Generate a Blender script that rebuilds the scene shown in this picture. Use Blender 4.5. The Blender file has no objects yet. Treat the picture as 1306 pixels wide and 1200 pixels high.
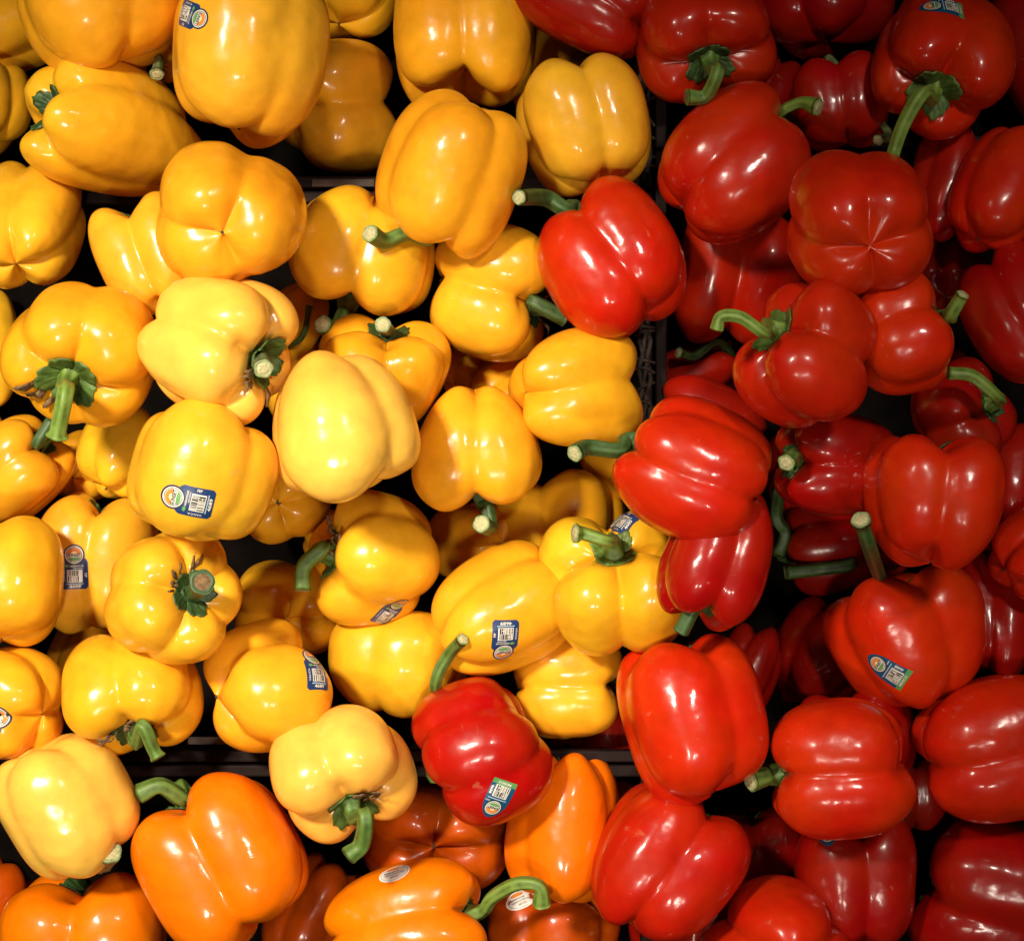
import bpy, math, random, zlib
import numpy as np
from mathutils import Vector
from mathutils.bvhtree import BVHTree

scene = bpy.context.scene
COL = scene.collection
R = math.radians

# ------------------------------------------------------------------ camera
W, H = 1306.0, 1200.0
ZC = 1.40                      # camera height above the crate floor
FPX = 2560.0                   # focal length in photograph pixels
cam_d = bpy.data.cameras.new("camera")
cam_d.sensor_fit = 'HORIZONTAL'
cam_d.sensor_width = 36.0
cam_d.lens = 36.0 * FPX / W
cam_d.clip_start = 0.05
cam_d.clip_end = 50
cam = bpy.data.objects.new("camera", cam_d)
cam.location = (0, 0, ZC)
COL.objects.link(cam)
scene.camera = cam

# ------------------------------------------------------------------ world (dim warm shop interior bounce)
world = bpy.data.worlds.new("World")
scene.world = world
world.use_nodes = True
wb = world.node_tree.nodes["Background"]
wb.inputs[0].default_value = (1.0, 0.80, 0.62, 1)
wb.inputs[1].default_value = 0.016

# ------------------------------------------------------------------ shop lamps
def spot(loc, aim, power, size_deg, blend, radius, color=(1, 0.86, 0.68)):
    d = bpy.data.lights.new("shop_spotlight", 'SPOT')
    d.energy = power
    d.spot_size = R(size_deg)
    d.spot_blend = blend
    d.shadow_soft_size = radius
    d.color = color
    o = bpy.data.objects.new("shop_spotlight", d)
    o.location = loc
    v = Vector(aim) - Vector(loc)
    o.rotation_euler = v.to_track_quat('-Z', 'Y').to_euler()
    COL.objects.link(o)

spot((-0.80, 0.62, 1.95), (-0.19, -0.07, 0.1), 268, 28, 1.0, 0.11, (1, .90, .74))
spot((-0.22, -0.75, 2.05), (-0.17, -0.12, 0.1), 62, 31, 1.0, 0.10, (1, .90, .74))
spot((0.55, 0.75, 2.2), (0.15, -0.07, 0.1), 68, 32, 1.0, 0.095, (1, .90, .76))
spot((0.34, -0.85, 2.1), (0.20, -0.12, 0.1), 26, 30, 1.0, 0.095, (1, .90, .76))

scene.view_settings.view_transform = 'Standard'
scene.view_settings.look = 'None'
scene.view_settings.exposure = 0.0
scene.view_settings.gamma = 1.0
scene.render.engine = 'CYCLES'
scene.cycles.max_bounces = 6
scene.cycles.use_denoising = True

def at(px, py, z):
    k = (ZC - z) / FPX
    return np.array([(px - W / 2) * k, (H / 2 - py) * k, z])

# ------------------------------------------------------------------ materials
def nodes_of(name):
    m = bpy.data.materials.new(name)
    m.use_nodes = True
    nt = m.node_tree
    return m, nt, nt.nodes, nt.links, nt.nodes["Principled BSDF"]

def skin_material():
    m, nt, N, L, B = nodes_of("pepper_skin")
    oi = N.new("ShaderNodeObjectInfo")
    tc = N.new("ShaderNodeTexCoord")
    at_ = N.new("ShaderNodeAttribute"); at_.attribute_name = "along"; at_.attribute_type = 'GEOMETRY'
    # per-pepper shift of the texture space
    add = N.new("ShaderNodeVectorMath"); add.operation = 'ADD'
    mul = N.new("ShaderNodeVectorMath"); mul.operation = 'SCALE'
    comb = N.new("ShaderNodeCombineXYZ")
    for i in range(3): L.new(oi.outputs["Random"], comb.inputs[i])
    L.new(comb.outputs[0], mul.inputs[0]); mul.inputs["Scale"].default_value = 7.0
    L.new(tc.outputs["Object"], add.inputs[0]); L.new(mul.outputs[0], add.inputs[1])
    n1 = N.new("ShaderNodeTexNoise"); n1.inputs["Scale"].default_value = 22; n1.inputs["Detail"].default_value = 3
    L.new(add.outputs[0], n1.inputs["Vector"])
    # ripeness mottling: shift hue + value a little
    hs = N.new("ShaderNodeHueSaturation")
    mr = N.new("ShaderNodeMapRange"); mr.inputs["From Min"].default_value = .3; mr.inputs["From Max"].default_value = .7
    mr.inputs["To Min"].default_value = .498; mr.inputs["To Max"].default_value = .504
    L.new(n1.outputs[0], mr.inputs[0]); L.new(mr.outputs[0], hs.inputs["Hue"])
    mr2 = N.new("ShaderNodeMapRange"); mr2.inputs["From Min"].default_value = .3; mr2.inputs["From Max"].default_value = .7
    mr2.inputs["To Min"].default_value = .86; mr2.inputs["To Max"].default_value = 1.08
    n2 = N.new("ShaderNodeTexNoise"); n2.inputs["Scale"].default_value = 60; n2.inputs["Detail"].default_value = 5
    L.new(add.outputs[0], n2.inputs["Vector"]); L.new(n2.outputs[0], mr2.inputs[0]); L.new(mr2.outputs[0], hs.inputs["Value"])
    bl = N.new("ShaderNodeTexNoise"); bl.inputs["Scale"].default_value = 11; bl.inputs["Detail"].default_value = 2
    L.new(add.outputs[0], bl.inputs["Vector"])
    bf = N.new("ShaderNodeMapRange"); bf.inputs["From Min"].default_value = .46; bf.inputs["From Max"].default_value = .68
    bf.inputs["To Max"].default_value = .7
    L.new(bl.outputs[0], bf.inputs[0])
    bmx = N.new("ShaderNodeMix"); bmx.data_type = 'RGBA'; bmx.blend_type = 'MULTIPLY'
    L.new(bf.outputs[0], bmx.inputs["Factor"]); L.new(oi.outputs["Color"], bmx.inputs["A"]); bmx.inputs["B"].default_value = (.97, .74, .6, 1)
    L.new(bmx.outputs["Result"], hs.inputs["Color"])
    # tiny pale flecks / specks of dust
    vo = N.new("ShaderNodeTexVoronoi"); vo.inputs["Scale"].default_value = 95; vo.inputs["Randomness"].default_value = 1
    L.new(add.outputs[0], vo.inputs["Vector"])
    lt = N.new("ShaderNodeMath"); lt.operation = 'LESS_THAN'; lt.inputs[1].default_value = .032
    L.new(vo.outputs["Distance"], lt.inputs[0])
    sep = N.new("ShaderNodeSeparateColor"); L.new(vo.outputs["Color"], sep.inputs[0])
    gt = N.new("ShaderNodeMath"); gt.operation = 'GREATER_THAN'; gt.inputs[1].default_value = .94
    L.new(sep.outputs[0], gt.inputs[0])
    mm = N.new("ShaderNodeMath"); mm.operation = 'MULTIPLY'; L.new(lt.outputs[0], mm.inputs[0]); L.new(gt.outputs[0], mm.inputs[1])
    mixf = N.new("ShaderNodeMix"); mixf.data_type = 'RGBA'
    L.new(mm.outputs[0], mixf.inputs["Factor"]); L.new(hs.outputs[0], mixf.inputs["A"])
    mixf.inputs["B"].default_value = (.30, .17, .05, 1)
    sn = N.new("ShaderNodeTexNoise"); sn.inputs["Scale"].default_value = 48; sn.inputs["Detail"].default_value = 9; sn.inputs["Distortion"].default_value = 1.2
    L.new(add.outputs[0], sn.inputs["Vector"])
    sf = N.new("ShaderNodeMapRange"); sf.inputs["From Min"].default_value = .69; sf.inputs["From Max"].default_value = .74; sf.inputs["To Max"].default_value = .16
    L.new(sn.outputs[0], sf.inputs[0])
    smx = N.new("ShaderNodeMix"); smx.data_type = 'RGBA'
    L.new(sf.outputs[0], smx.inputs["Factor"]); L.new(mixf.outputs["Result"], smx.inputs["A"]); smx.inputs["B"].default_value = (.62, .40, .20, 1)
    L.new(smx.outputs["Result"], B.inputs["Base Color"])
    # waxy skin
    B.inputs["Roughness"].default_value = .36
    B.inputs["Specular IOR Level"].default_value = .15
    B.inputs["Coat Weight"].default_value = .62
    rr = N.new("ShaderNodeMapRange"); rr.inputs["From Min"].default_value = .35; rr.inputs["From Max"].default_value = .65
    rr.inputs["To Min"].default_value = .10; rr.inputs["To Max"].default_value = .24
    L.new(n1.outputs[0], rr.inputs[0]); L.new(rr.outputs[0], B.inputs["Coat Roughness"])
    B.inputs["Subsurface Weight"].default_value = .12
    B.inputs["Subsurface Radius"].default_value = (1.0, .5, .12)
    B.inputs["Subsurface Scale"].default_value = .005
    # gentle undulation + micro peel
    bn = N.new("ShaderNodeTexNoise"); bn.inputs["Scale"].default_value = 62; bn.inputs["Detail"].default_value = 1.5
    L.new(add.outputs[0], bn.inputs["Vector"])
    bm = N.new("ShaderNodeTexNoise"); bm.inputs["Scale"].default_value = 900; bm.inputs["Detail"].default_value = 2
    L.new(add.outputs[0], bm.inputs["Vector"])
    b1 = N.new("ShaderNodeBump"); b1.inputs["Strength"].default_value = .35; b1.inputs["Distance"].default_value = .0030
    b2 = N.new("ShaderNodeBump"); b2.inputs["Strength"].default_value = .10; b2.inputs["Distance"].default_value = .0002
    L.new(bn.outputs[0], b1.inputs["Height"]); L.new(bm.outputs[0], b2.inputs["Height"])
    L.new(b1.outputs[0], b2.inputs["Normal"])
    L.new(b2.outputs[0], B.inputs["Normal"]); L.new(b2.outputs[0], B.inputs["Coat Normal"])
    return m

def stem_material():
    m, nt, N, L, B = nodes_of("stem_green")
    oi = N.new("ShaderNodeObjectInfo"); tc = N.new("ShaderNodeTexCoord")
    n = N.new("ShaderNodeTexNoise"); n.inputs["Scale"].default_value = 160; n.inputs["Detail"].default_value = 5
    L.new(tc.outputs["Object"], n.inputs["Vector"])
    at_ = N.new("ShaderNodeAttribute"); at_.attribute_name = "streak"
    cr = N.new("ShaderNodeValToRGB")
    cr.color_ramp.elements[0].position = .3; cr.color_ramp.elements[0].color = (.45, .5, .40, 1)
    cr.color_ramp.elements[1].position = .75; cr.color_ramp.elements[1].color = (1.35, 1.3, 1.5, 1)
    ad = N.new("ShaderNodeMath"); ad.operation = 'MULTIPLY_ADD'; ad.inputs[1].default_value = .35
    L.new(at_.outputs["Fac"], ad.inputs[0]); L.new(n.outputs[0], ad.inputs[2])
    L.new(ad.outputs[0], cr.inputs[0])
    mx = N.new("ShaderNodeMix"); mx.data_type = 'RGBA'; mx.blend_type = 'MULTIPLY'; mx.inputs["Factor"].default_value = 1
    L.new(oi.outputs["Color"], mx.inputs["A"]); L.new(cr.outputs[0], mx.inputs["B"])
    L.new(mx.outputs["Result"], B.inputs["Base Color"])
    B.inputs["Roughness"].default_value = .5
    B.inputs["Subsurface Weight"].default_value = .1
    B.inputs["Subsurface Radius"].default_value = (.5, 1, .2); B.inputs["Subsurface Scale"].default_value = .002
    b = N.new("ShaderNodeBump"); b.inputs["Strength"].default_value = .5; b.inputs["Distance"].default_value = .0008
    L.new(n.outputs[0], b.inputs["Height"]); L.new(b.outputs[0], B.inputs["Normal"])
    return m

def flat_material(name, color, rough=.5, noise=0.0, scale=200, bump=0.0, spec=.5):
    m, nt, N, L, B = nodes_of(name)
    B.inputs["Roughness"].default_value = rough
    B.inputs["Specular IOR Level"].default_value = spec
    tc = N.new("ShaderNodeTexCoord")
    n = N.new("ShaderNodeTexNoise"); n.inputs["Scale"].default_value = scale; n.inputs["Detail"].default_value = 5
    L.new(tc.outputs["Object"], n.inputs["Vector"])
    cr = N.new("ShaderNodeValToRGB")
    lo = [c * (1 - noise) for c in color]; hi = [min(1, c * (1 + noise)) for c in color]
    cr.color_ramp.elements[0].position = .3; cr.color_ramp.elements[0].color = (*lo, 1)
    cr.color_ramp.elements[1].position = .7; cr.color_ramp.elements[1].color = (*hi, 1)
    L.new(n.outputs[0], cr.inputs[0]); L.new(cr.outputs[0], B.inputs["Base Color"])
    if bump:
        b = N.new("ShaderNodeBump"); b.inputs["Strength"].default_value = bump; b.inputs["Distance"].default_value = .001
        L.new(n.outputs[0], b.inputs["Height"]); L.new(b.outputs[0], B.inputs["Normal"])
    return m

M_SKIN = skin_material()
M_STEM = stem_material()
M_CUTRIM = flat_material("cut_stem_rim", (.27, .31, .13), .6, .35, 500, .5)
M_CUTCORE = flat_material("cut_stem_core", (.46, .42, .21), .7, .25, 600, .6)
M_DRY = flat_material("dried_flower", (.16, .09, .035), .8, .5, 400, .6)
M_SCAR = flat_material("blossom_scar", (.09, .05, .02), .8, .5, 900, .5)
PR = {k: flat_material("print_" + k, c, .35, .04, 300) for k, c in dict(
    navy=(.012, .040, .135), teal=(.006, .075, .17), white=(.74, .70, .62), orange=(.82, .24, .03),
    cream=(.85, .72, .42), green=(.10, .30, .09), leaf=(.13, .33, .10), black=(.02, .018, .02),
    pale=(.36, .46, .55), paper=(.86, .83, .76), grey=(.22, .22, .22)).items()}
M_PLASTIC = flat_material("crate_black_plastic", (.009, .006, .005), .45, .4, 60, .15, .3)
M_RIMP = flat_material("crate_brown_rim", (.016, .008, .007), .6, .4, 60, .15, .12)
M_TAN = flat_material("cardboard_edge", (.075, .052, .040), .75, .35, 90, .3)
M_WEAVE = flat_material("dark_wicker", (.045, .033, .024), .7, .7, 300, .5)
M_LINER = flat_material("crate_floor_liner", (.0045, .003, .0025), .9, .4, 40, .2, .04)
M_FLOOR = flat_material("display_floor", (.008, .007, .006), .8, .3, 10, .1, .12)

# ------------------------------------------------------------------ mesh helpers
def grid_faces(nu, nv, wrap=True, off=0):
    i = np.arange(nv - 1)[:, None]; j = np.arange(nu if wrap else nu - 1)[None, :]
    j2 = (j + 1) % nu
    f = np.stack([i * nu + j, (i + 1) * nu + j, (i + 1) * nu + j2, i * nu + j2], -1).reshape(-1, 4)
    return f + off

def mesh_obj(name, verts, faces, mats, parent=None, loc=None, smooth=True, mat_idx=None):
    me = bpy.data.meshes.new(name)
    me.from_pydata([tuple(v) for v in np.asarray(verts).tolist()], [], [tuple(f) for f in faces])
    for m in (mats if isinstance(mats, (list, tuple)) else [mats]): me.materials.append(m)
    if smooth: me.polygons.foreach_set("use_smooth", [True] * len(me.polygons))
    if mat_idx is not None: me.polygons.foreach_set("material_index", mat_idx)
    me.update()
    o = bpy.data.objects.new(name, me)
    COL.objects.link(o)
    if parent: o.parent = parent
    if loc is not None: o.location = loc
    return o

def empty(name, loc, label, cat, group=None):
    o = bpy.data.objects.new(name, None)
    o.empty_display_size = .02
    o.location = loc
    o["label"] = label; o["category"] = cat
    if group: o["group"] = group
    COL.objects.link(o)
    return o

# ------------------------------------------------------------------ pepper surface
class Pepper:
    """Unit bell pepper: stem pole +Z. surf(theta, beta) gives points; beta 0 = stem pole, pi = blossom pole."""
    def __init__(self, seed, n, roll, kw):
        rg = random.Random(seed)
        self.n = n
        self.D = kw.get('D', rg.uniform(.32, .38)) + .025
        self.fur = kw.get('fur', rg.uniform(.022, .042)); self.fz = rg.uniform(0, 6.28); self.fm = kw.get('fm', rg.uniform(.05, .45))
        self.taper = kw.get('taper', rg.uniform(.06, .18))
        self.ex = kw.get('ex', rg.uniform(.68, .78))
        self.ds = kw.get('ds', rg.uniform(.34, .46)); self.ws = rg.uniform(.34, .40)
        self.db = kw.get('db', rg.uniform(.09, .15)); self.wb = rg.uniform(.34, .44)
        self.cz = kw.get('cz', rg.uniform(1.0, 1.35)) * .8
        self.bend = kw.get('bend', rg.uniform(-.06, .06)); self.bend2 = rg.uniform(-.05, .05)
        self.twist = rg.uniform(-.12, .12)
        if 'lobes' in kw:
            self.th = [R(a) for a, s in kw['lobes']]; self.s = [s for a, s in kw['lobes']]; self.n = len(self.th)
        else:
            self.th = [R(roll) + 2 * math.pi * k / n + rg.uniform(-.13, .13) for k in range(n)]
            self.s = [rg.uniform(.93, 1.05) for k in range(n)]
        self.len = [rg.uniform(-.07, .09) for k in range(self.n)]
        self.lenb = [rg.uniform(-.10, .10) for k in range(self.n)]
        self.K = kw.get('K', rg.uniform(34, 55))
        # low-frequency lumps
        self.waves = []
        for f, a, c in ((1.4, .018, 4), (3.0, .011, 5), (6.5, .0038, 6)):
            for _ in range(c):
                v = np.array([rg.gauss(0, 1) for _ in range(3)]); v /= np.linalg.norm(v)
                self.waves.append((v * f * rg.uniform(.8, 1.25), rg.uniform(0, 6.28), a * rg.uniform(.5, 1.1) / math.sqrt(c) * 1.5 * kw.get('lump', 1)))
        # shallow dents / pressed grooves on the flanks
        self.dents = []
        for _ in range(kw.get('dents', rg.choice((1, 2, 2, 3)))):
            t = rg.uniform(0, 6.28); z = rg.uniform(-.5, .5)
            self.dents.append((t, z, rg.uniform(.07, .15), rg.uniform(.2, .45), rg.uniform(.008, .020), rg.uniform(-.5, .5)))
        for d in kw.get('xdents', []): self.dents.append(d)
        # fine irregular pleats running down from the shoulder
        self.pl = [(rg.randint(8, 19), rg.uniform(0, 6.28), rg.uniform(.0012, .0032), rg.uniform(1, 4), rg.uniform(0, 6.28)) for _ in range(4)]

    def surf(self, th, be):
        th, be = np.broadcast_arrays(np.asarray(th, float), np.asarray(be, float))
        s = np.sin(be).clip(1e-9); c = np.cos(be)
        rho = s ** self.ex
        z = np.sign(c) * np.abs(c) ** self.ex
        lo = .5 - .5 * z
        d = (self.D * (1 + np.where(z > 0, .45, .25) * z * z)).clip(0, .56)
        a = 1 - d
        tt = th + self.twist * z
        ex = []
        for k in range(self.n):
            ph = (tt - self.th[k] + math.pi) % (2 * math.pi) - math.pi
            q = a * a - (d * np.sin(ph)) ** 2
            rk = np.where((np.abs(ph) < 2.2), d * np.cos(ph) + np.sqrt(q.clip(0)), .25)
            ex.append(self.s[k] * rk.clip(.2))
        ex = np.stack(ex)
        kk = self.K
        mx = ex.max(0)
        e = np.exp(kk * (ex - mx))
        M = mx + np.log(e.sum(0)) / kk
        w = e / e.sum(0)
        srt = np.sort(ex, axis=0); gap = srt[-1] - srt[-2]
        M = M - self.fur * np.exp(-gap / .06) * (self.fm + .95 * z * z + .2 * np.sin(3.1 * z + self.fz))
        wl = np.exp(9 * (ex - mx)); wl /= wl.sum(0)
        Ln = sum(w_ * l_ for w_, l_ in zip(wl, self.len)); Lb = sum(w_ * l_ for w_, l_ in zip(wl, self.lenb))
        for (m_, p_, a_, f_, q_) in self.pl:
            M = M + a_ * np.sin(m_ * th + p_ + .5 * np.sin(2 * z + q_)) * (.45 + .55 * np.sin(f_ * z + q_)) * (rho / .8).clip(0, 1) ** 1.5
        # the lobed cross-section fades to round only right at the poles
        fade = 1 - np.exp(-(rho / np.where(c > 0, .16, .05)) ** 2)
        Mf = 1 + (M - 1) * fade
        tp = 1 - self.taper * lo ** 1.3
        r = rho * Mf * tp
        crease = (1.0 - M).clip(-.1, .5)
        bumpf = np.exp(-((rho - np.where(c > 0, .62, .50)) / np.where(c > 0, .34, .42)) ** 2)
        z = z * (1 - self.cz * np.where(c > 0, 1, .75) * crease * bumpf)
        z = np.where(z > 0, z * (1 + Ln * bumpf * 1.2), z * (1 + Lb * bumpf * 1.2))
        z = z - np.where(c > 0, self.ds * np.exp(-(rho / self.ws) ** 2), 0)
        z = z + np.where(c < 0, self.db * np.exp(-(rho / self.wb) ** 2), 0)
        x = r * np.cos(th) + self.bend * (z * z - .3)
        y = r * np.sin(th) + self.bend2 * (z * z - .3)
        P = np.stack([x, y, z], -1)
        dr = np.zeros_like(r)
        for v, p, am in self.waves: dr = dr + am * np.sin(P @ v + p)
        for (t, zz, wt, wz, am, tl) in self.dents:
            ph = (th - t - tl * (z - zz) + math.pi) % (2 * math.pi) - math.pi
            dr = dr - am * np.exp(-(ph / wt) ** 2 - ((z - zz) / wz) ** 2)
        dr = dr * fade
        P[..., 0] *= 1 + dr; P[..., 1] *= 1 + dr; P[..., 2] *= 1 + dr * .6
        return P

NU, NV = 104, 62
# ------------------------------------------------------------------ height field of the pile (so things rest on each other)
G = 0.003
GX0, GY0, GN = -.60, -.60, 400
HF = np.zeros((GN, GN))

def cells(x, y):
    return (np.clip(((y - GY0) / G).astype(int), 0, GN - 1), np.clip(((x - GX0) / G).astype(int), 0, GN - 1))

def densify(P, nu, nv):
    """P (nv,nu,3): upsampled point cloud"""
    Q = np.concatenate([P, P[:, :1]], 1)
    m = .5 * (Q[:, 1:] + Q[:, :-1])
    A = np.concatenate([P, m], 1)
    B = .5 * (A[1:] + A[:-1])
    return np.concatenate([A.reshape(-1, 3), B.reshape(-1, 3)])

def raster(P3, low):
    """height map of a point cloud; low -> undersides"""
    T = np.full((GN, GN), np.inf if low else -np.inf)
    iy, ix = cells(P3[:, 0] * 0 + P3[:, 1], P3[:, 1] * 0 + P3[:, 0])
    iy, ix = cells(P3[:, 0], P3[:, 1])
    if low: np.minimum.at(T, (iy, ix), P3[:, 2])
    else: np.maximum.at(T, (iy, ix), P3[:, 2])
    return T

def catmull(pts, n):
    pts = [np.array(p, float) for p in pts]
    pts = [2 * pts[0] - pts[1]] + pts + [2 * pts[-1] - pts[-2]]
    out = []
    seg = len(pts) - 3
    for i in range(n):
        u = i / (n - 1) * seg
        k = min(int(u), seg - 1); t = u - k
        p0, p1, p2, p3 = pts[k:k + 4]
        out.append(.5 * ((2 * p1) + (-p0 + p2) * t + (2 * p0 - 5 * p1 + 4 * p2 - p3) * t * t + (-p0 + 3 * p1 - 3 * p2 + p3) * t ** 3))
    return np.array(out)

def tube(path, rad, nu, ribs, ribamp, ph):
    n = len(path)
    T = np.gradient(path, axis=0); T /= np.linalg.norm(T, axis=1)[:, None]
    up = np.array([.3, .2, .93]);
    N0 = up - up.dot(T[0]) * T[0]; N0 /= np.linalg.norm(N0)
    V = []; ST = []
    for i in range(n):
        N0 = N0 - N0.dot(T[i]) * T[i]; N0 /= np.linalg.norm(N0)
        Bn = np.cross(T[i], N0)
        for j in range(nu):
            a = 2 * math.pi * j / nu
            rr = rad[i] * (1 + ribamp * (1 - .65 * (i / (n - 1)) ** 4) * math.cos(ribs * a + ph + .04 * i))
            V.append(path[i] + rr * (math.cos(a) * N0 + math.sin(a) * Bn)); ST.append(.5 + .5 * math.cos(ribs * a + ph + .04 * i))
    return np.array(V), np.array(ST), T, N0

COLORS = dict(
    yellow=[(.87, .425, .018), (.85, .42, .022), (.88, .405, .014), (.84, .435, .016)],
    lemon=[(.93, .505, .075)],
    amber=[(.88, .395, .014)],
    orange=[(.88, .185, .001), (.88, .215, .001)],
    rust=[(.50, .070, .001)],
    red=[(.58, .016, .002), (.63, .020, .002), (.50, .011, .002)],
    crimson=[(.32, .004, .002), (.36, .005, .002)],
)
KIND = dict(yellow='yellow', lemon='yellow', amber='yellow', orange='orange', rust='orange', red='red', crimson='red')
GREEN = dict(bright=(.135, .215, .030), mid=(.085, .155, .024), dark=(.040, .088, .018), dull=(.10, .13, .04))
count = [0]
PIL = []

def place(color, box, phi, eps, n, roll, label, stem=None, dz=0.0, tol=.007, calyx=None, scar=None, sticker=None, zmax=None, **kw):
    """one bell pepper; box = extent of its body in the picture, phi = heading of its stem, eps = its rise towards the viewer"""
    global HF
    count[0] += 1
    seed = kw.get('seed', zlib.crc32(label[:40].encode()) % 9973)
    rg = random.Random(seed * 31 + 5)
    pep = Pepper(seed, n, roll, kw)
    th = np.arange(NU) / NU * 2 * math.pi
    be = np.linspace(0.0, math.pi, NV)
    uu = np.linspace(0, 1, NV); be = math.pi * np.where(uu < .5, .5 * (2 * uu) ** 1.35, 1 - .5 * (2 - 2 * uu) ** 1.35)
    P = pep.surf(th[None, :], be[:, None])
    # frame
    p_, e_ = R(phi), R(eps)
    a = np.array([math.cos(e_) * math.cos(p_), math.cos(e_) * math.sin(p_), math.sin(e_)])
    zh = np.array([0, 0, 1.0])
    ex = zh - zh.dot(a) * a
    if np.linalg.norm(ex) < .05: ex = np.array([math.cos(p_), math.sin(p_), 0]) * (-1 if eps > 0 else 1); ex -= ex.dot(a) * a
    ex /= np.linalg.norm(ex)
    ey = np.cross(a, ex)
    M = np.stack([ex, ey, a], 1)     # columns
    x0, y0, x1, y1 = box
    tw, th_ = x1 - x0, y1 - y0
    best = None
    for r in np.linspace(.72, 1.42, 29):
        S = (P * np.array([1, 1, r])) @ M.T
        bw = np.ptp(S[..., 0]); bh = np.ptp(S[..., 1])
        err = abs(math.log((bw / bh) / (tw / th_))) + .30 * abs(math.log(r / kw.get('ratio', 1.0)))
        if best is None or err < best[0]: best = (err, r, bw, bh)
    _, r, bw, bh = best
    s = math.sqrt(tw * th_ / (bw * bh))
    sx = min(1.14, max(.88, tw / (bw * s))); sy = min(1.14, max(.88, th_ / (bh * s)))
    A = np.diag([s * sx, s * sy, s]) @ M @ np.diag([1, 1, r])      # unit pepper -> picture pixels
    cx, cy = (x0 + x1) / 2, (y0 + y1) / 2
    Q = P @ A.T
    offx = .5 * (Q[..., 0].max() + Q[..., 0].min()); offy = .5 * (Q[..., 1].max() + Q[..., 1].min())
    zc = .06
    for _ in range(3):
        k = (ZC - zc) / FPX
        c0 = at(cx, cy, zc)
        Wp = Q * k + np.array([c0[0] - offx * k, c0[1] - offy * k, 0])
        cloud = densify(Wp, NU, NV)
        low = raster(cloud, True)
        mask = np.isfinite(low)
        tops = raster(cloud, False)
        over = mask & (HF > .012)
        if over.sum() < 8: over = mask
        vis = np.percentile((HF - tops)[over], 96) + .002
        phy = np.percentile((HF - low)[over], 72)
        zc2 = max(vis, phy)
        zc2 = max(zc2, -low[mask].min())
        if zmax is not None: zc2 = min(zc2, zmax)
        zc = zc2 + dz
    k = (ZC - zc) / FPX
    c0 = at(cx, cy, zc)
    org = np.array([c0[0] - offx * k, c0[1] - offy * k, zc])
    Wp = Q * k + org
    top = raster(densify(Wp, NU, NV), False)
    HFold = HF
    HF = np.maximum(HF, top)
    base = np.array([org[0], org[1], Wp[..., 2].min()])
    kind = KIND[color]
    root = empty(kind + "_bell_pepper", base, label, kind + " pepper", kind + " bell peppers heaped in the crates")
    col = COLORS[color][rg.randrange(len(COLORS[color]))]
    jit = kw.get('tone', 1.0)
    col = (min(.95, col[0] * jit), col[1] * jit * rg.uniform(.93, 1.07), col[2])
    # body: poles closed with one vertex each
    V = np.concatenate([Wp[0].mean(0)[None], Wp[1:-1].reshape(-1, 3), Wp[-1].mean(0)[None]]) - base
    F = [tuple(f) for f in grid_faces(NU, NV - 2, True, 1)[:, ::-1]]
    F = [tuple(f[::-1]) for f in F]
    last = len(V) - 1; b0 = 1 + (NV - 3) * NU
    for j in range(NU):
        j2 = (j + 1) % NU
        F.append((0, 1 + j, 1 + j2)); F.append((last, b0 + j2, b0 + j))
    body = mesh_obj("body", V, F, M_SKIN, root)
    body.color = (*col, 1)
    U = (np.abs(np.linalg.det(A)) ** (1 / 3)) * k      # metres per unit radius
    info = dict(root=root, body=body, V=V, F=F, base=base, zc=zc, U=U, label=label)
    PIL.append((zc, label))
    def tow(p): return (p @ A.T) * k + org
    # blossom scar
    if eps < 25 or scar:
        pb = tow(pep.surf(0., math.pi - .001)); ax = A @ np.array([0, 0, -1.0]); ax /= np.linalg.norm(ax)
        rr = .0011 if scar is None else scar
        vs = [pb - base + ax * .0008]
        t1 = np.cross(ax, [.3, .9, .1]); t1 /= np.linalg.norm(t1); t2 = np.cross(ax, t1)
        for ring, hgt in ((.6, .0007), (1.0, -.0004)):
            for j in range(8):
                an = j * math.pi / 4
                vs.append(pb - base + ax * hgt + rr * ring * rg.uniform(.8, 1.2) * (math.cos(an) * t1 + math.sin(an) * t2))
        fs = [(0, 1 + j, 1 + (j + 1) % 8) for j in range(8)] + [(1 + j, 9 + j, 9 + (j + 1) % 8, 1 + (j + 1) % 8) for j in range(8)]
        mesh_obj("blossom_scar", vs, fs, M_SCAR, root)
    # calyx
    if eps > -50 or stem:
        cc = calyx or {}
        rc = cc.get('r', .22) * .86; green = GREEN[cc.get('col', 'dark' if eps < 20 else 'mid')]
        nc, nq = 72, 9
        t = np.arange(nc) / nc * 2 * math.pi
        nt_ = rg.choice((5, 6, 7)); phs = rg.uniform(0, 6.28)
        jag = 1 + .10 * np.abs(np.sin(nt_ * t / 2 + phs)) ** .6 - .05 + .05 * np.sin(11 * t + phs * 2) + .05 * np.sin(19 * t + phs) + .03 * np.sin(31 * t)
        bc = rc * jag
        q = np.linspace(0.02, 1, nq)
        BE = bc[None, :] * q[:, None]; TH = np.broadcast_to(t[None, :], BE.shape)
        S0 = pep.surf(TH, BE)
        dU = pep.surf(TH + .01, BE) - S0; dB = pep.surf(TH, BE + .01) - S0
        Nn = np.cross(dB, dU); Nn /= (np.linalg.norm(Nn, axis=-1, keepdims=True) + 1e-12)
        up = np.array([0, 0, 1.0])
        bump = .022 + .05 * (1 - q[:, None]) ** 1.5 + .006 * np.sin(2 * nt_ * t + phs)[None, :] * q[:, None] + .007 * np.sin(17 * t + 9 * q[:, None]) * q[:, None] + .008 * np.sin(26 * t[None, :] - 7 * q[:, None])
        lift = cc.get('lift', .015) * q[:, None] ** 4
        S1 = S0 + Nn * np.abs(bump)[..., None] * np.where(Nn[..., 2:] < 0, -1, 1) + up * (lift + 0 * bump)[..., None]
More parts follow.
